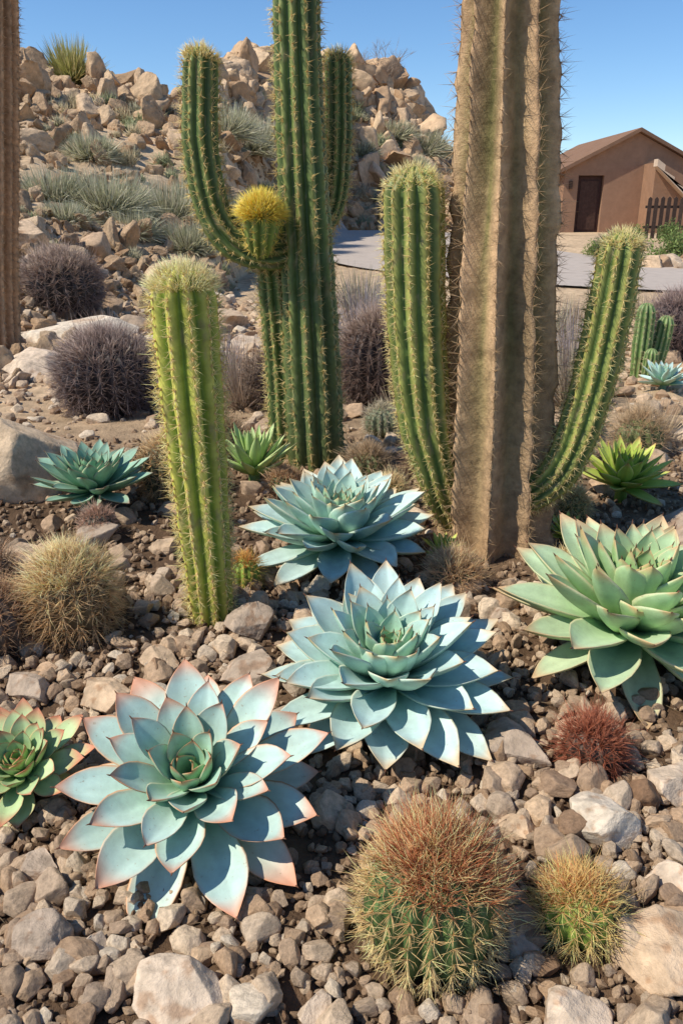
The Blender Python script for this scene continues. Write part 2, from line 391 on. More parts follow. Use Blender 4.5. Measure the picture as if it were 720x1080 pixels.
rosette('blue_agave',-.005,2.22,.275,78,.172,P_LANCE,BLUE,h=.075,tilt=rad_(8),edge=.5,tipc=.4,seed=3,outer=-7,bend=.25,cup=.4,rz=1,pw=1.15,thick=.08)
rosette('green_agave',.672,1.665,.298,78,.172,P_LANCE,PAL,h=.085,tilt=rad_(9),edge=.8,tipc=.5,seed=4,outer=-8,bend=.2,cup=.38,rz=2,pw=1.3,inL=.4,thick=.085)
rosette('echeveria_succulent',-.59,1.23,.13,50,.19,P_SPOON,GRN,h=.045,tilt=rad_(20),edge=1.0,tipc=.9,seed=5,outer=-2,bend=.4)
rosette('green_agave',-.87,2.68,.215,64,.155,P_LANCE,DKB,h=.08,tilt=rad_(8),edge=.9,tipc=.3,seed=6,outer=-2,bend=.25,rz=.7,pw=1.15)
rosette('aloe_plant',-.336,2.95,.2,40,.11,P_DAGGER,[(.27,.4,.1),(.46,.58,.24),(.62,.6,.3),(.5,.4,.2)],h=.05,edge=.6,tipc=.3,seed=7,outer=22,bend=.2,pw=1.2,inL=.6)
rosette('aloe_plant',1.03,2.80,.2,46,.14,P_DAGGER,YG,h=.06,tilt=rad_(6),edge=.9,tipc=.5,seed=8,outer=4,bend=.25,pw=1.2,inL=.5)
rosette('blue_agave',1.86,4.62,.17,40,.15,P_DAGGER,BLUE,h=.03,edge=.2,tipc=.3,seed=9,outer=8,bend=.3,pw=1.1)
rosette('aloe_plant',.31,2.25,.085,26,.11,P_DAGGER,YG,h=.02,seed=10,outer=18,bend=.1,edge=.4,tipc=.6,pw=1.2,inL=.5)
rosette('aloe_plant',.72,2.40,.10,26,.11,P_DAGGER,YG,h=.02,seed=11,outer=12,bend=.1,edge=.4,tipc=.6,inL=.5)
rosette('green_agave',1.25,2.25,.13,36,.15,P_LANCE,DKB,h=.02,seed=12,outer=6)
# ------------------------------------------------------------------ columnar cacti
def catmull(pts,m):
    P=np.array(pts,float);P=np.vstack([2*P[0]-P[1],P,2*P[-1]-P[-2]])
    out=[]
    segs=len(P)-3
    for i in range(segs):
        t=np.linspace(0,1,m,endpoint=False)[:,None]
        p0,p1,p2,p3=P[i:i+4]
        out.append(.5*((2*p1)+(-p0+p2)*t+(2*p0-5*p1+4*p2-p3)*t*t+(-p0+3*p1-3*p2+p3)*t**3))
    out.append(P[-2][None]);return np.vstack(out)
def column(parent,part,pts,ribs,depth,body,crest,groove_sharp=True,cap=True,mat=M_cact,spine_col=(.7,.6,.35),sp_len=.02,sp_r=.0006,
           sp_n=7,spacing=.022,wob=.03,seed=0,vp=8,areole=(.55,.45,.28),top_tuft=0,tuft_col=(.75,.65,.3),pinch=.02,crestw=4,base_col=None,spmat=None,out=.75,ar=3.2,rotz=0,patch=None,prp=.8,tuft_len=1.0,tuft_spread=.7):
    r_=np.random.default_rng(seed)
    C=catmull(pts,30);seg=np.linalg.norm(np.diff(C[:,:3],axis=0),axis=1);s=np.concatenate([[0],np.cumsum(seg)]);Ltot=s[-1]
    R1=C[-1,3]
    ds=.010 if Ltot<1.7 else .014
    body_s=np.arange(0,Ltot-(R1 if cap else 0),ds)
    q=np.linspace(0,PI/2,14);S=np.concatenate([body_s,Ltot-R1+R1*np.sin(q)]);fac=np.concatenate([np.ones(len(body_s)),np.maximum(np.cos(q),.02)])
    Cp=np.stack([np.interp(S,s,C[:,i]) for i in range(4)],-1)
    P=Cp[:,:3];Rr=Cp[:,3]*fac
    T=norm(np.gradient(np.stack([np.interp(np.clip(S,0,Ltot-1e-4),s,C[:,i]) for i in range(3)],-1)+np.outer(np.arange(len(S))*1e-9,[0,0,1]),axis=0))
    T[-14:]=T[-15]
    U=np.zeros_like(T);u=np.array([math.cos(rotz),math.sin(rotz),0])
    for i in range(len(T)):
        u=u-T[i]*np.dot(u,T[i]);u/=np.linalg.norm(u);U[i]=u
    W=np.cross(T,U)
    nc=ribs*vp;th=np.arange(nc)/nc*2*PI
    ph=(ribs*th/2)
    prof=np.abs(np.cos(ph)) if groove_sharp else 1-np.abs(np.sin(ph))**prp
    if groove_sharp: rr=1-depth*(1-prof**.9)
    else: rr=1-depth*(1-prof)
    ribid=np.round(th/(2*PI)*ribs).astype(int)%ribs
    ph0=r_.uniform(0,50)
    nz=fbm(np.cos(th)[None,:]*1.5+ph0+0*S[:,None],np.sin(th)[None,:]*1.5+S[:,None]*3,S[:,None]*0+seed,3)
    cz=fbm(ribid[None,:]*7.7+0*S[:,None],S[:,None]*(25 if not groove_sharp else 14)+ribid[None,:]*3.3,seed*1.0,3)
    bump=.02*np.cos(2*PI*S/spacing)[:,None]*prof[None,:]**3 if groove_sharp else 0
    rad=Rr[:,None]*(rr[None,:]+wob*nz+bump+pinch*cz*prof[None,:]**2)*(1+.014*np.sin(S*37+seed)+.01*np.sin(S*83+seed*2))[:,None]
    V=P[:,None,:]+rad[:,:,None]*(np.cos(th)[None,:,None]*U[:,None,:]+np.sin(th)[None,:,None]*W[:,None,:])
    cf=(prof**crestw)[None,:,None]
    col=np.array(body)*(1-cf)+np.array(crest)*cf
    if patch is not None:
        pn=fbm(np.cos(th)[None,:]*2.2+ph0+0*S[:,None],np.sin(th)[None,:]*2.2+S[:,None]*2.2,S[:,None]*1.0+seed,4)
        pf=sstep(.0,.35,pn+.15)[:,:,None]*(.35+.65*cf)
        col=col*(1-pf)+np.array(patch)*pf
    col=col*(1+.45*nz[:,:,None])
    if groove_sharp:
        bl=fbm(np.cos(th)[None,:]*6+ph0+0*S[:,None],np.sin(th)[None,:]*6+S[:,None]*18,S[:,None]*9+seed,3)
        bf=sstep(.28,.45,bl)[:,:,None]*.6;col=col*(1-bf)+np.array([.30,.24,.12])*bf
    if base_col is not None:
        hb=(1-sstep(.0,.45,S/Ltot+.15*nz.mean(1)))[:,None,None]*.8
        col=col*(1-hb)+np.array(base_col)*hb
    mb=MB();mb.add(V.reshape(-1,3),np.broadcast_to(col,V.shape).reshape(-1,3),grid_quads(len(S),nc))
    ob=mb.build(part,mat,parent=parent)
    sp=MB();O=[];D=[]
    for rb in range(ribs):
        j=rb*vp
        pos=np.arange(r_.uniform(0,spacing)+.01 if not groove_sharp else spacing,Ltot-R1*.15,spacing)
        pos=pos+r_.normal(0,spacing*.06,len(pos))
        ii=np.clip(np.searchsorted(S,pos),0,len(S)-1)
        o=V[ii,j];nrm=norm(o-P[ii])
        capf=np.clip((pos-(Ltot-R1))/max(R1,1e-4),0,1)[:,None]
        nrm=norm(nrm*(1-.6*capf)+T[ii]*capf)
        O.append(o);D.append(np.concatenate([nrm,T[ii]],1))
    O=np.concatenate(O);DT=np.concatenate(D);Nn=DT[:,:3];Tt=DT[:,3:];Bb=norm(np.cross(Nn,Tt))
    a=sp_r*ar
    oc=np.array([[1,0,0],[-1,0,0],[0,1,0],[0,-1,0],[0,0,1],[0,0,-1]],float);of=np.array([[0,2,4],[2,1,4],[1,3,4],[3,0,4],[2,0,5],[1,2,5],[3,1,5],[0,3,5]])
    Va=O[:,None,:]+(oc[None,:,0:1]*Bb[:,None,:]+oc[None,:,1:2]*Tt[:,None,:]*1.4+oc[None,:,2:3]*Nn[:,None,:]*.7)*a
    sp.add(Va.reshape(-1,3),areole,None,((np.arange(len(O))*6)[:,None,None]+of[None]).reshape(-1,3))
    m=len(O)
    for q in range(sp_n):
        an=2*PI*q/sp_n+r_.uniform(0,6.28,m)
        lat=(np.cos(an)[:,None]*Bb+np.sin(an)[:,None]*Tt)
        o_=out if q<sp_n-1 else .1
        d=Nn*r_.uniform(.35,1.0,m)[:,None]+lat*o_
        add_spines(sp,O,d,sp_len*r_.uniform(.5,1.25,m)*(1.4 if q==sp_n-1 else 1),sp_r,spine_col)
    if top_tuft:
        m2=top_tuft
        q=r_.random(m2)**.5*1.0;an=r_.uniform(0,6.28,m2)
        Tp=T[-1];Up=U[-1];Wp=W[-1]
        dn=norm(Tp[None]*(1.05-q[:,None]*tuft_spread)+q[:,None]*(np.cos(an)[:,None]*Up+np.sin(an)[:,None]*Wp))
        c0=P[-14]
        add_spines(sp,c0+dn*R1*.9,dn+r_.normal(0,.3,(m2,3)),sp_len*tuft_len*r_.uniform(.8,1.6,m2),sp_r*1.1,tuft_col)
    sp.build('spines',spmat or M_spine,parent=parent)
    return V
DG=(.075,.125,.033);DGc=(.25,.28,.08)
e=empty('saguaro_cactus',(-.11,3.23,tz(-.11,3.23)))
def loc(pts,e): return [(p[0]-e.location.x,p[1]-e.location.y,p[2]-e.location.z,p[3]) for p in pts]
kwA=dict(ribs=11,depth=.26,body=DG,crest=DGc,spine_col=(.92,.72,.34),sp_len=.028,sp_r=.0010,sp_n=8,spacing=.028,crestw=5,areole=(.78,.56,.25))
column(e,'trunk',loc([(-.10,3.23,-.06,.118),(-.115,3.23,.35,.116),(-.129,3.23,.73,.106),(-.151,3.23,1.33,.09),(-.156,3.23,1.7,.083),(-.15,3.23,2.3,.078)],e),seed=21,base_col=(.12,.15,.055),**kwA)
kwB=dict(kwA);kwB.update(ribs=10)
column(e,'left_arm',loc([(-.17,3.23,.86,.055),(-.28,3.2,.845,.062),(-.40,3.19,.885,.066),(-.475,3.19,1.0,.067),(-.508,3.19,1.2,.067),(-.503,3.2,1.38,.066),(-.49,3.2,1.535,.062)],e),seed=22,top_tuft=380,tuft_col=(.95,.78,.38),**kwB)
column(e,'right_arm',loc([(-.14,3.3,.9,.045),(-.075,3.36,.955,.05),(-.03,3.38,1.04,.052),(-.012,3.38,1.25,.054),(-.012,3.38,1.55,.05)],e),seed=23,top_tuft=240,tuft_col=(.95,.78,.38),**kwB)
column(e,'side_stem',loc([(-.235,3.31,-.04,.07),(-.245,3.31,.4,.07),(-.262,3.29,.7,.066),(-.275,3.26,.88,.055)],e),seed=24,**kwB)
column(e,'flowering_offshoot',loc([(-.30,3.13,.85,.035),(-.295,3.1,.90,.055),(-.29,3.09,.97,.07),(-.288,3.08,1.035,.062)],e),10,.2,(.16,.24,.05),(.36,.42,.1),
   seed=25,sp_len=.026,sp_r=.001,sp_n=7,spacing=.022,spine_col=(.95,.74,.2),top_tuft=1900,tuft_col=(1.0,.76,.14),tuft_len=1.7,tuft_spread=.95)
e=empty('saguaro_cactus',(.5,2.42,tz(.5,2.42)))
column(e,'trunk',loc([(.498,2.44,-.06,.19),(.492,2.44,.2,.18),(.482,2.43,.5,.172),(.465,2.42,.8,.16),(.45,2.42,1.2,.143),(.438,2.42,1.5,.128),(.43,2.42,2.1,.11)],e),
   9,.32,(.18,.16,.06),(.60,.39,.22),groove_sharp=False,mat=M_bark,seed=31,sp_len=.038,sp_r=.0007,sp_n=6,spacing=.03,spine_col=(.66,.46,.26),pinch=.085,wob=.05,crestw=.9,areole=(.3,.2,.12),base_col=(.44,.285,.16),vp=16,rotz=.25,patch=(.50,.32,.18),prp=.95)
kw=dict(ribs=11,depth=.24,body=(.105,.165,.04),crest=(.40,.38,.10),spine_col=(.98,.78,.38),sp_len=.024,sp_r=.0009,sp_n=8,spacing=.022,crestw=3.0,areole=(.82,.6,.28))
column(e,'left_arm',loc([(.40,2.45,.03,.05),(.335,2.43,.12,.055),(.285,2.42,.28,.070),(.25,2.42,.42,.082),(.218,2.42,.71,.088),(.203,2.42,1.0,.088),(.2,2.42,1.115,.08)],e),seed=32,top_tuft=560,tuft_col=(1,.84,.44),**kw)
column(e,'right_arm',loc([(.53,2.38,.14,.05),(.61,2.36,.185,.055),(.68,2.35,.28,.062),(.73,2.35,.47,.065),(.762,2.35,.72,.066),(.778,2.35,.945,.06)],e),seed=33,top_tuft=520,tuft_col=(1,.84,.44),**kw)
e=empty('golden_torch_cactus',(-.34,1.86,tz(-.34,1.86)))
column(e,'stem',loc([(-.332,1.86,-.04,.050),(-.336,1.86,.1,.058),(-.343,1.86,.35,.067),(-.35,1.86,.6,.074),(-.355,1.86,.885,.075)],e),
   10,.30,(.21,.32,.035),(.62,.57,.12),seed=41,sp_len=.028,sp_r=.0007,sp_n=12,spacing=.022,spine_col=(1.0,.80,.38),top_tuft=1100,tuft_col=(1.0,.87,.50),crestw=1.7,areole=(.95,.66,.30),ar=5.5)
e=empty('saguaro_cactus',(-2.52,5.95,tz(-2.52,5.95)))
column(e,'trunk',loc([(-2.53,5.95,-.1,.16),(-2.45,5.95,.6,.155),(-2.33,5.95,1.4,.15),(-2.2,5.95,2.3,.14),(-2.1,5.95,3.1,.12)],e),
   14,.22,(.28,.16,.085),(.6,.38,.22),groove_sharp=False,mat=M_bark,seed=42,sp_len=.035,sp_r=.0014,sp_n=5,spacing=.05,spine_col=(.5,.35,.22),pinch=.06,crestw=.8)
e=empty('organ_pipe_cactus',(1.87,5.06,tz(1.87,5.06)))
for i,(dx,dy,hh,rr) in enumerate([(0,0,.46,.062),(-.11,.03,.3,.05),(.1,.04,.38,.055),(.02,-.1,.2,.045)]):
    column(e,'stem',[(dx,dy,-.03,rr*.8),(dx*1.3,dy,hh*.5,rr),(dx*1.5,dy,hh,rr*.9)],10,.25,(.1,.18,.05),(.3,.36,.14),seed=50+i,sp_n=4,sp_len=.02,sp_r=.001,spacing=.04)
# ------------------------------------------------------------------ barrel cacti
def barrel(name,x,y,r,h,ribs,body,sp_cols,sp_len,sp_n,rows,sp_r=.0007,seed=0,crown=None,crown_n=0,crown_len=.04,out=.8,sink=.12,bend=.15,lift=.9,crown_q=.85,tip_mix=0,mess=.3,cdx=0,crown_up=.9):
    r_=np.random.default_rng(seed);e=empty(name,(x,y,tz(x,y)))
    zc=h*(.5-sink)
    vp=6;nc=ribs*vp;nr=28
    la=np.linspace(-PI/2,PI/2,nr);th=np.arange(nc)/nc*2*PI
    prof=np.abs(np.cos(ribs*th/2));rr=1-.18*(1-prof)
    cl=np.sign(np.cos(la))*np.abs(np.cos(la))**.85
    V=np.stack([cl[:,None]*rr*np.cos(th)*r,cl[:,None]*rr*np.sin(th)*r,np.sin(la)[:,None]*h/2*np.ones(nc)[None]+zc],-1)
    nz=fbm(V[...,0]/r*1.5+seed,V[...,1]/r*1.5,V[...,2]/r*1.5,3);V[...,:2]*=(1+.10*nz)[...,None]
    cf=(prof**3)[None,:,None]
    col=np.array(body)*(1-.35*cf)+np.array(body)*1.7*.35*cf+0*V
    mb=MB();mb.add(V.reshape(-1,3),col.reshape(-1,3),grid_quads(nr,nc));mb.build('body',M_cact,parent=e)
    O=[]
    lat=np.linspace(-.9,1.5,rows)
    for rb in range(ribs):
        t=2*PI*rb/ribs;l=lat+r_.normal(0,.03,rows)+(rb%2)*.05
        c_=np.abs(np.cos(l))**.85
        O.append(np.stack([c_*math.cos(t)*r,c_*math.sin(t)*r,np.sin(l)*h/2+zc],-1))
    O=np.concatenate(O);C0=np.array([0,0,zc]);Nn=norm((O-C0)*np.array([1/r**2,1/r**2,4/h**2]))
    nzo=fbm(O[...,0]/r*1.5+seed,O[...,1]/r*1.5,O[...,2]/r*1.5,3);O[:,:2]*=(1+.10*nzo)[:,None]
    O=O+Nn*.001
    Tt=norm(np.cross(np.cross(Nn,[0.01,0,1.]),Nn));Bb=np.cross(Nn,Tt);m=len(O)
    sp=MB();f=np.clip((O[:,2]-(zc-h/2))/h,0,1)[:,None]
    c0,c1=np.array(sp_cols[0]),np.array(sp_cols[1])
    cc=c0*(1-f)+c1*f
    ll=1+.35*fbm(O[:,0]/r*2,O[:,1]/r*2,O[:,2]/r*2+9,2)
    for q in range(sp_n):
        an=2*PI*q/sp_n+r_.uniform(0,6.28,m)
        la_=(np.cos(an)[:,None]*Bb+np.sin(an)[:,None]*Tt)
        cen=1.0 if q>1 else 1.45
        d=Nn*r_.uniform(.3,lift,m)[:,None]*(1 if q>1 else 2)+la_*(out*r_.uniform(.4,1,m)[:,None])+r_.normal(0,mess*.4,(m,3))
        add_spines(sp,O,d,sp_len*cen*ll*r_.uniform(.55,1.25,m),sp_r,cc*(1+r_.normal(0,.22,(m,1))),bend=bend)
    if crown_n:
        m2=crown_n
        ng=max(20,m2//14);gq=r_.random(ng)**.6;ga=r_.uniform(0,6.28,ng);gi=r_.integers(0,ng,m2)
        q=gq[gi];an=ga[gi]
        px=q*crown_q*r*np.cos(an)+cdx;py=q*crown_q*r*np.sin(an);rq=np.clip(np.hypot(px,py)/r,0,.99)
        o=np.stack([px,py,zc+h/2*np.sqrt(1-rq**2)],-1)+r_.normal(0,.0015,(m2,3))
        d=np.stack([q*np.cos(an)*.9,q*np.sin(an)*.9,np.ones(m2)*crown_up],-1)+r_.normal(0,mess*1.3,(m2,3))
        cr=np.array(crown)[None]*(1+r_.normal(0,.3,(m2,1)))
        if tip_mix>0:
            mk=(r_.random((m2,1))<tip_mix);cr=np.where(mk,np.array(sp_cols[0])*(1+r_.normal(0,.2,(m2,1))),cr)
        add_spines(sp,o,d,crown_len*r_.uniform(.4,1.25,m2),sp_r,cr,bend=bend)
    sp.build('spines',M_spine,parent=e)
    return e
barrel('barrel_cactus',.127,.892,.096,.21,19,(.08,.13,.04),[(1.0,.80,.40),(.92,.60,.28)],.032,16,13,.00062,61,crown=(.60,.24,.11),crown_n=2300,crown_len=.064,tip_mix=.28,mess=.38,sink=.14,cdx=.016,crown_up=1.1,crown_q=.78)
barrel('barrel_cactus',.352,.915,.052,.095,13,(.2,.28,.05),[(1.0,.82,.36),(.95,.62,.25)],.038,14,9,.0006,62,crown=(.75,.32,.14),crown_n=420,crown_len=.042,tip_mix=.5)
barrel('red_barrel_cactus',.478,1.28,.05,.09,13,(.1,.06,.04),[(.46,.15,.08),(.50,.17,.09)],.044,12,8,.00075,63,crown=(.52,.2,.11),crown_n=420,crown_len=.05,mess=.4)
barrel('barrel_cactus',-.665,1.78,.094,.23,17,(.17,.12,.06),[(.70,.44,.22),(.98,.72,.40)],.056,16,14,.0008,64,crown=(1.0,.78,.44),crown_n=900,crown_len=.064,mess=.4)
barrel('barrel_cactus',-.84,1.72,.09,.17,14,(.1,.07,.05),[(.42,.25,.14),(.58,.37,.22)],.05,14,10,.0008,65)
barrel('barrel_cactus',.315,2.06,.062,.09,14,(.12,.1,.05),[(.74,.5,.28),(.88,.62,.36)],.050,14,9,.0009,66,crown=(.88,.62,.36),crown_n=300,crown_len=.05)
barrel('barrel_cactus',-.268,2.04,.042,.10,12,(.24,.34,.06),[(.9,.76,.28),(.8,.5,.14)],.026,9,8,.0007,67,crown=(.85,.42,.14),crown_n=150,crown_len=.034)
barrel('barrel_cactus',-.64,2.86,.1,.24,15,(.1,.1,.05),[(.62,.42,.22),(.8,.58,.32)],.06,13,12,.0011,68)
barrel('barrel_cactus',-.80,2.46,.045,.09,12,(.1,.1,.07),[(.66,.45,.33),(.66,.44,.32)],.034,12,8,.0009,69)
barrel('barrel_cactus',-.98,2.02,.07,.12,13,(.1,.07,.05),[(.5,.32,.2),(.66,.46,.3)],.048,13,9,.0009,76)
barrel('barrel_cactus',.98,1.95,.045,.08,12,(.12,.16,.05),[(.8,.6,.32),(.75,.5,.26)],.032,11,8,.0008,77)
for j,(bx,by,br,bh,c0) in enumerate([(.18,2.75,.055,.10,(.8,.62,.36)),(-.22,2.86,.05,.09,(.62,.42,.24)),(.10,3.0,.07,.13,(.5,.36,.22)),(.62,2.78,.06,.12,(.66,.45,.26)),
   (.80,2.62,.05,.10,(.8,.62,.32)),(-.46,2.55,.055,.1,(.6,.4,.24)),(-.50,3.25,.09,.17,(.48,.33,.2)),(.36,3.1,.09,.18,(.42,.28,.18)),(.75,3.3,.1,.2,(.45,.3,.2)),(1.3,3.4,.1,.18,(.6,.44,.27)),(-.15,2.62,.035,.06,(.75,.5,.2)),(.66,2.15,.04,.07,(.8,.6,.3))]):
    barrel('barrel_cactus',bx,by,br,bh,13,(.12,.14,.05),[c0,tuple(np.array(c0)*1.15)],br*.8,12,9,.0009,80+j,crown=c0,crown_n=160,crown_len=br*.8)
PU=[(.25,.175,.15),(.42,.31,.27)]
barrel('hedgehog_cactus',-1.23,4.2,.23,.42,22,(.04,.03,.03),PU,.10,12,17,.0014,70,crown=(.66,.52,.44),crown_n=900,crown_len=.11)
barrel('hedgehog_cactus',-2.52,7.5,.31,.52,22,(.05,.04,.035),[(.3,.21,.18),(.5,.37,.3)],.13,12,17,.0022,71,crown=(.64,.5,.4),crown_n=600,crown_len=.14)
barrel('hedgehog_cactus',.2,4.35,.19,.5,20,(.05,.035,.03),[(.22,.14,.11),(.38,.26,.2)],.09,12,17,.0014,72,crown=(.55,.42,.34),crown_n=400,crown_len=.1)
barrel('hedgehog_cactus',2.4,5.8,.22,.46,20,(.05,.035,.035),[(.28,.19,.17),(.42,.3,.27)],.1,12,16,.0016,73,crown=(.55,.44,.36),crown_n=400,crown_len=.1)
barrel('barrel_cactus',.19,3.68,.08,.14,14,(.15,.17,.1),[(.66,.58,.42),(.66,.58,.42)],.035,9,9,.001,74)
barrel('hedgehog_cactus',-.35,4.3,.15,.3,18,(.05,.035,.03),[(.24,.16,.11),(.4,.28,.2)],.08,11,14,.0014,75)
# ------------------------------------------------------------------ grasses / shrubs
def clump(name,x,y,r,h,n_,col,w=.004,sag=.25,lo=.15,hi=1.45,seed=0,var=.2,base_r=.25,col2=None,sink=.02):
    r_=np.random.default_rng(seed);mb=MB()
    az=r_.uniform(0,2*PI,n_);el=lo+(hi-lo)*r_.random(n_)**.8
    rr=np.sqrt(r_.random(n_))
    b=np.stack([np.cos(az)*r*base_r*rr,np.sin(az)*r*base_r*rr,np.zeros(n_)-sink],-1)
    az=az+r_.normal(0,.5,n_)
    d=np.stack([np.cos(az)*np.cos(el),np.sin(az)*np.cos(el),np.sin(el)],-1)
    L=(r*np.cos(el)**2+h*np.sin(el)**2)*r_.uniform(.5,1.15,n_)
    sd=norm(np.cross(d,r_.normal(size=(n_,3))))
    T=np.array([0,.33,.66,1.0]);Wt=np.array([1,.9,.6,.08])
    V=np.zeros((n_,8,3))
    for i,t in enumerate(T):
        p=b+d*(L*t)[:,None];p[:,2]-=sag*L*t*t*np.cos(el)
        V[:,2*i]=p-sd*w*Wt[i];V[:,2*i+1]=p+sd*w*Wt[i]
    base=(np.arange(n_)*8)[:,None]
    q=np.concatenate([base+np.array([[2*i,2*i+1,2*i+3,2*i+2]]) for i in range(3)])
    c=np.array(col)*(1+r_.normal(0,var,(n_,1)))
    if col2 is not None:
        mk=r_.random((n_,1))<.4;c=np.where(mk,np.array(col2)*(1+r_.normal(0,var,(n_,1))),c)
    mb.add(V.reshape(-1,3),np.repeat(c,8,axis=0),q)
    return mb.build(name,M_grass,smooth=False,loc=(x,y,tz(x,y)))
def bush(name,x,y,r,h,n_,leaf,col,seed=0,stems=60,scol=(.2,.15,.1)):
    r_=np.random.default_rng(seed);mb=MB()
    ns=stems;az=r_.uniform(0,2*PI,ns);el=r_.uniform(.15,1.5,ns)
    d=np.stack([np.cos(az)*np.cos(el),np.sin(az)*np.cos(el),np.sin(el)],-1)
    L=r_.uniform(.55,1.0,ns)
    end=d*np.array([r,r,h])*L[:,None]
    add_spines(mb,np.zeros((ns,3))+[0,0,-.02],end,np.linalg.norm(end,axis=1),r*.012,scol)
    k_=r_.integers(0,ns,n_);f=r_.uniform(.45,1.05,n_)
    p=end[k_]*f[:,None]+r_.normal(0,.11*r,(n_,3));p[:,2]=np.maximum(p[:,2],0)
    dd=norm(end[k_]+r_.normal(0,.6*r,(n_,3)));sd=norm(np.cross(dd,r_.normal(size=(n_,3))))
    lf=leaf*r_.uniform(.6,1.3,n_)[:,None]
    V=np.stack([p,p+dd*lf*.5+sd*lf*.22,p+dd*lf,p+dd*lf*.5-sd*lf*.22],1)
    c=np.array(col)*(1+r_.normal(0,.2,(n_,1)))*(1+.25*(r_.random(ns)[k_]-.5))[:,None]
    mb.add(V.reshape(-1,3),np.repeat(c,4,axis=0),(np.arange(n_)*4)[:,None]+np.array([[0,1,2,3]]))
    return mb.build(name,M_grass,smooth=False,loc=(x,y,tz(x,y)))
SG=(.44,.43,.27);LV=(.46,.39,.38);DR=(.6,.46,.29)
sag=[(-3.75,11.3,.55,.5),(-3.1,11.4,.65,.6),(-2.45,12.3,.7,.65),(-2.05,11.2,.45,.42),(-4.05,14.2,.5,.45),(-2.7,10.9,.4,.35),
 (-2.2,21.5,1.0,.9),(-2.5,19,.8,.75),(4.6,50,1.8,1.5),(2.9,49,1.3,1.1),(3.6,46,1.1,.9),(-1.9,14.5,.5,.45),(-4.6,10.6,.4,.35),(.9,45,1.1,.9),(-3.3,10.2,.35,.3),(-1.75,12.6,.4,.35)]
for i,(x,y,r,h) in enumerate(sag):
    clump('sagebrush',x,y,r,h,2300,SG,w=.001+.00042*y,sag=.25,lo=.05,hi=1.5,seed=100+i,col2=(.62,.57,.42),base_r=.5,sink=.05,var=.3)
gr=[(.16,5.7,.26,.62,LV,700),(.42,5.4,.24,.5,LV,600),(-.54,4.3,.2,.42,(.48,.36,.26),520),(-.75,4.9,.22,.38,LV,500),(1.23,4.3,.25,.42,(.52,.43,.3),560),(1.5,5.2,.28,.45,LV,560),
 (.02,4.7,.22,.5,LV,500),(.7,4.2,.25,.4,(.42,.33,.24),500),(.95,5.6,.3,.5,LV,500),(1.7,6.6,.3,.4,(.5,.47,.31),450),(-.35,6.4,.3,.4,DR,350),(.55,7,.35,.5,SG,500),(2.1,7.3,.3,.3,DR,300),(-.95,5.4,.2,.25,DR,250),(.3,3.9,.15,.25,DR,250),(1.45,3.6,.16,.25,DR,220),(2.9,7.8,.3,.3,DR,300),
 (-.2,5.6,.28,.55,LV,600),(-1.2,6.8,.3,.35,SG,400),(-.6,8.2,.4,.45,SG,500),(.2,8.6,.4,.5,SG,500),(-.55,3.5,.12,.2,DR,160),(.95,3.4,.14,.2,DR,200),(.3,6.2,.3,.6,LV,600)]
for i,(x,y,r,h,c,nn) in enumerate(gr):
    clump('dry_grass_tuft' if c is not LV else 'lavender_shrub',x,y,r,h,nn,c,w=.0013+.0003*y,sag=.15,lo=.5,hi=1.5,seed=200+i,col2=(.34,.26,.2))
mb=MB()
def sc_clumps():
    m=330;a=rng.uniform(-.5,.15,m);yf,yr,ss=hill_params(a);y=yf+(yr-yf)*rng.random(m);x=a*y;z=terrain(x,y)
    for i in range(m):
        nn=130;r=rng.uniform(.006,.018)*y[i]
        az=rng.uniform(0,6.28,nn);el=rng.uniform(.1,1.5,nn)
        d=np.stack([np.cos(az)*np.cos(el),np.sin(az)*np.cos(el),np.sin(el)],-1)
        cc=random.choice([(.4,.42,.24),(.6,.5,.31),(.34,.36,.2),(.54,.5,.34)])
        add_spines(mb,np.array([x[i],y[i],z[i]])+rng.normal(0,r*.25,(nn,3))*[1,1,0],d,r*rng.uniform(.6,1.2,nn),.0005*y[i],cc)
sc_clumps();mb.build('hillside_scrub',M_grass)
clump('yucca_plant',-6.05,20.4,.8,.95,1300,(.40,.39,.13),w=.013,sag=.1,lo=.0,hi=1.5,seed=300,col2=(.58,.5,.24))
clump('yucca_plant',-5.6,14.5,.4,.4,300,(.35,.36,.12),w=.012,sag=.1,seed=301)
def bare_shrub(x,y,h,seed):
    r_=random.Random(seed);mb=MB();O=[];D=[];Ls=[];R=[]
    def br(p,d,L,r,dep):
        O.append(p);D.append(d);Ls.append(L*1.15);R.append(r)
        if dep==0:return
        for _ in range(r_.choice([2,3,3])):
            f=r_.uniform(.45,1.0);q=p+d*L*f
            dd=d+np.array([r_.gauss(0,.45),r_.gauss(0,.45),r_.gauss(.08,.25)]);dd/=np.linalg.norm(dd)
            br(q,dd,L*r_.uniform(.55,.8),r*.6,dep-1)
    for i in range(5):
        d=np.array([r_.gauss(0,.35),r_.gauss(0,.35),1.]);d/=np.linalg.norm(d)
        br(np.array([0,0,-.05]),d,h*.5,h*.014,4)
    add_spines(mb,np.array(O),np.array(D),np.array(Ls),np.array(R),(.3,.23,.18))
    mb.build('bare_shrub',M_wood,loc=(x,y,tz(x,y)))
bare_shrub(2.35,53.5,2.7,3);bare_shrub(.6,52.5,1.8,4)
for i,(x,y,r,h,c) in enumerate([(8.3,24,.4,.55,(.18,.26,.06)),(6.75,17.3,.6,.6,(.24,.31,.1)),(9.6,25,.5,.6,(.16,.22,.07)),(4.4,27,.5,.9,(.14,.2,.06)),(5.6,18.5,.4,.35,(.24,.3,.09)),(3.0,30,.8,1.1,(.13,.18,.06)),(7.7,19,.5,.5,(.28,.28,.12))]):
    bush('desert_shrub',x,y,r,h,1600,r*.12,c,seed=400+i)
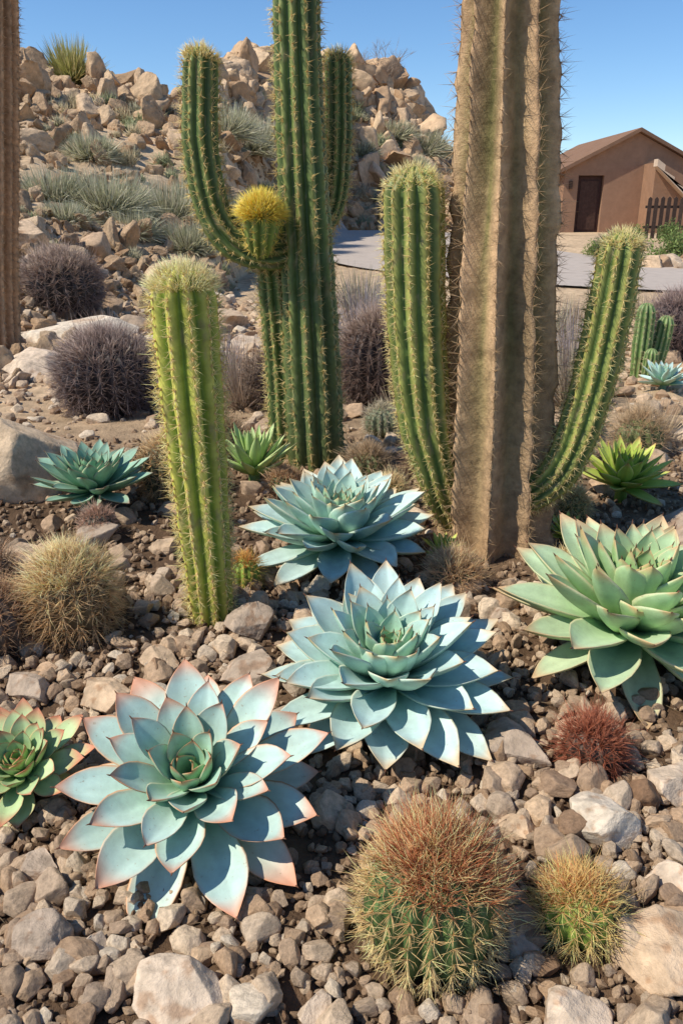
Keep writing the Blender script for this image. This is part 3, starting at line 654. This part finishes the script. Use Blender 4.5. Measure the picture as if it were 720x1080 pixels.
# ------------------------------------------------------------------ road
def ribbon(name,cl,w,z,mat,col):
    C=catmull([(p[0],p[1],0,0) for p in cl],16)[:,:2];T=norm(np.gradient(C,axis=0));Nn=np.stack([-T[:,1],T[:,0]],-1)
    ww=np.linspace(-w/2,w/2,9);mb=MB()
    V=np.zeros((len(C),9,3));V[...,:2]=C[:,None,:]+Nn[:,None,:]*ww[None,:,None]
    V[...,2]=terrain(V[...,0],V[...,1],False)+z
    mb.add(V.reshape(-1,3),col,grid_quads(len(C),9,False));return mb.build(name,mat)
ribbon('road',[(30,13.0),(14,12.6),(7,12.8),(3.5,15.5),(2.0,21),(1.2,28),(1.0,36)],6.0,.035,M_road,(.46,.385,.325))
x=rng.uniform(4.6,9,60);y=15.6+.22*(x-5)+rng.normal(0,.35,60);stones('border_rocks',c_peb,24,x,y,rng.uniform(.1,.24,60),sink=.25)
# ------------------------------------------------------------------ house
def prism(mb,poly,y0,y1,col,mat=0):
    n_=len(poly);a=[(p[0],y0,p[1]) for p in poly];b=[(p[0],y1,p[1]) for p in poly]
    v=np.array(a+b);q=[[i,(i+1)%n_,n_+(i+1)%n_,n_+i] for i in range(n_)]
    t=[[0,i+1,i] for i in range(1,n_-1)]+[[n_,n_+i,n_+i+1] for i in range(1,n_-1)]
    mb.add(v,col,q,t,mat)
H=empty('adobe_house',(11.4,34,tz(11.4,34)))
BR=(.33,.195,.125)
def part(name,poly,y0,y1,col,mat):
    m=MB();prism(m,poly,y0,y1,col);return m.build(name,mat,smooth=False,parent=H)
part('front_wall_left',[(-2.7,-.3),(-2.15,-.3),(-2.15,2.55),(-2.7,2.27)],0,.35,BR,M_wall)
part('front_wall_right',[(-1.15,-.3),(3.6,-.3),(3.6,1.85),(0,3.62),(-1.15,3.06)],0,.35,BR,M_wall)
part('front_wall_lintel',[(-2.15,2.1),(-1.15,2.1),(-1.15,3.06),(-2.15,2.55)],0,.35,BR,M_wall)
part('side_wall',[(-2.7,-.3),(-2.4,-.3),(-2.4,2.3),(-2.7,2.27)],.353,8,BR,M_wall)
part('back_wall',[(-2.7,-.3),(3.6,-.3),(3.6,1.85),(0,3.62),(-2.7,2.27)],8.003,8.3,BR,M_wall)
part('right_wall',[(3.3,-.3),(3.6,-.3),(3.6,1.85),(3.3,1.9)],.353,8,BR,M_wall)
part('door',[(-2.13,-.2),(-1.17,-.2),(-1.17,2.08),(-2.13,2.08)],.2,.26,(.06,.03,.025),M_wood)
part('door_panel',[(-2.0,.1),(-1.3,.1),(-1.3,1.9),(-2.0,1.9)],.17,.197,(.075,.04,.03),M_wood)
part('roof_left',[(-3.0,2.14),(0,3.64),(0,3.78),(-3.0,2.28)],-.25,8.5,(.24,.14,.09),M_wall)
part('roof_right',[(0.003,3.64),(3.9,1.72),(3.9,1.86),(0.003,3.78)],-.25,8.5,(.2,.12,.08),M_wall)
part('porch_block',[(.35,-.3),(3.4,-.3),(3.4,1.25),(1.5,1.3),(.35,2.5)],-1.3,-.02,(.30,.175,.11),M_wall)
part('stair_parapet',[(.25,2.35),(1.75,1.05),(1.75,1.25),(1.35,1.45),(1.35,1.62),(.95,1.8),(.95,1.98),(.55,2.2),(.55,2.4),(.25,2.6)],-1.7,-1.303,(.62,.48,.36),M_wall)
part('wall_lamp',[(-2.5,1.6),(-2.38,1.6),(-2.38,1.9),(-2.5,1.9)],-.1,-.003,(.1,.06,.04),M_wood)
F=empty('wooden_fence',(9.6,27,tz(9.6,27)))
m=MB()
for i in range(24):
    x0=i*.2;hh=1.15+.04*random.random();prism(m,[(x0,-.05),(x0+.12,-.05),(x0+.12,hh),(x0+.06,hh+.06),(x0,hh)],0,.03,np.array((.07,.045,.035))*(.8+.4*random.random()))
m.build('pickets',M_wood,smooth=False,parent=F)
m=MB()
for z in (.3,.9): prism(m,[(-.05,z),(4.9,z),(4.9,z+.08),(-.05,z+.08)],.033,.08,(.06,.04,.03))
m.build('rails',M_wood,smooth=False,parent=F)
m_=900;x,y=region(m_,.6,3.6,.5,.3);an=rng.uniform(0,6.28,m_)
mb=MB();add_spines(mb,np.stack([x,y,terrain(x,y)+.012],-1),np.stack([np.cos(an),np.sin(an),rng.normal(0,.12,m_)],-1),rng.uniform(.015,.07,m_),.0009,(.35,.25,.15));mb.build('twig_litter',M_grass)
# ------------------------------------------------------------------ light, sky, camera
SUN_EL=50;az_dir=np.array([-.85,-.28])
sd=Vector((az_dir[0],az_dir[1],0)).normalized()*math.cos(math.radians(SUN_EL))+Vector((0,0,math.sin(math.radians(SUN_EL))))
sun=bpy.data.lights.new('sun','SUN');sun.energy=5.0;sun.angle=math.radians(.5);sun.color=(1,.94,.82)
so=bpy.data.objects.new('sun',sun);scene.collection.objects.link(so);so.rotation_euler=sd.to_track_quat('Z','Y').to_euler();so.location=(0,0,10)
w=bpy.data.worlds.new('World');scene.world=w;w.use_nodes=True;nt=w.node_tree
bg=nt.nodes['Background'];sk=nt.nodes.new('ShaderNodeTexSky');sk.sky_type='NISHITA';sk.sun_disc=False
sk.sun_elevation=math.radians(SUN_EL);sk.sun_rotation=math.atan2(sd.x,sd.y)
sk.altitude=1000;sk.air_density=1.0;sk.dust_density=.0;sk.ozone_density=4.5
hs=nt.nodes.new('ShaderNodeHueSaturation');hs.inputs['Saturation'].default_value=1.12;hs.inputs['Value'].default_value=1.0
nt.links.new(sk.outputs[0],hs.inputs['Color']);nt.links.new(hs.outputs[0],bg.inputs[0]);bg.inputs[1].default_value=.15
cam=bpy.data.cameras.new('camera');co=bpy.data.objects.new('camera',cam);scene.collection.objects.link(co)
cam.sensor_fit='VERTICAL';cam.sensor_height=36;cam.lens=28.27;cam.clip_end=2000;cam.clip_start=.02
co.location=(0,0,1.0);co.rotation_euler=(math.radians(90-20.56),0,0)
scene.camera=co
scene.view_settings.view_transform='Standard';scene.view_settings.look='None';scene.view_settings.exposure=0
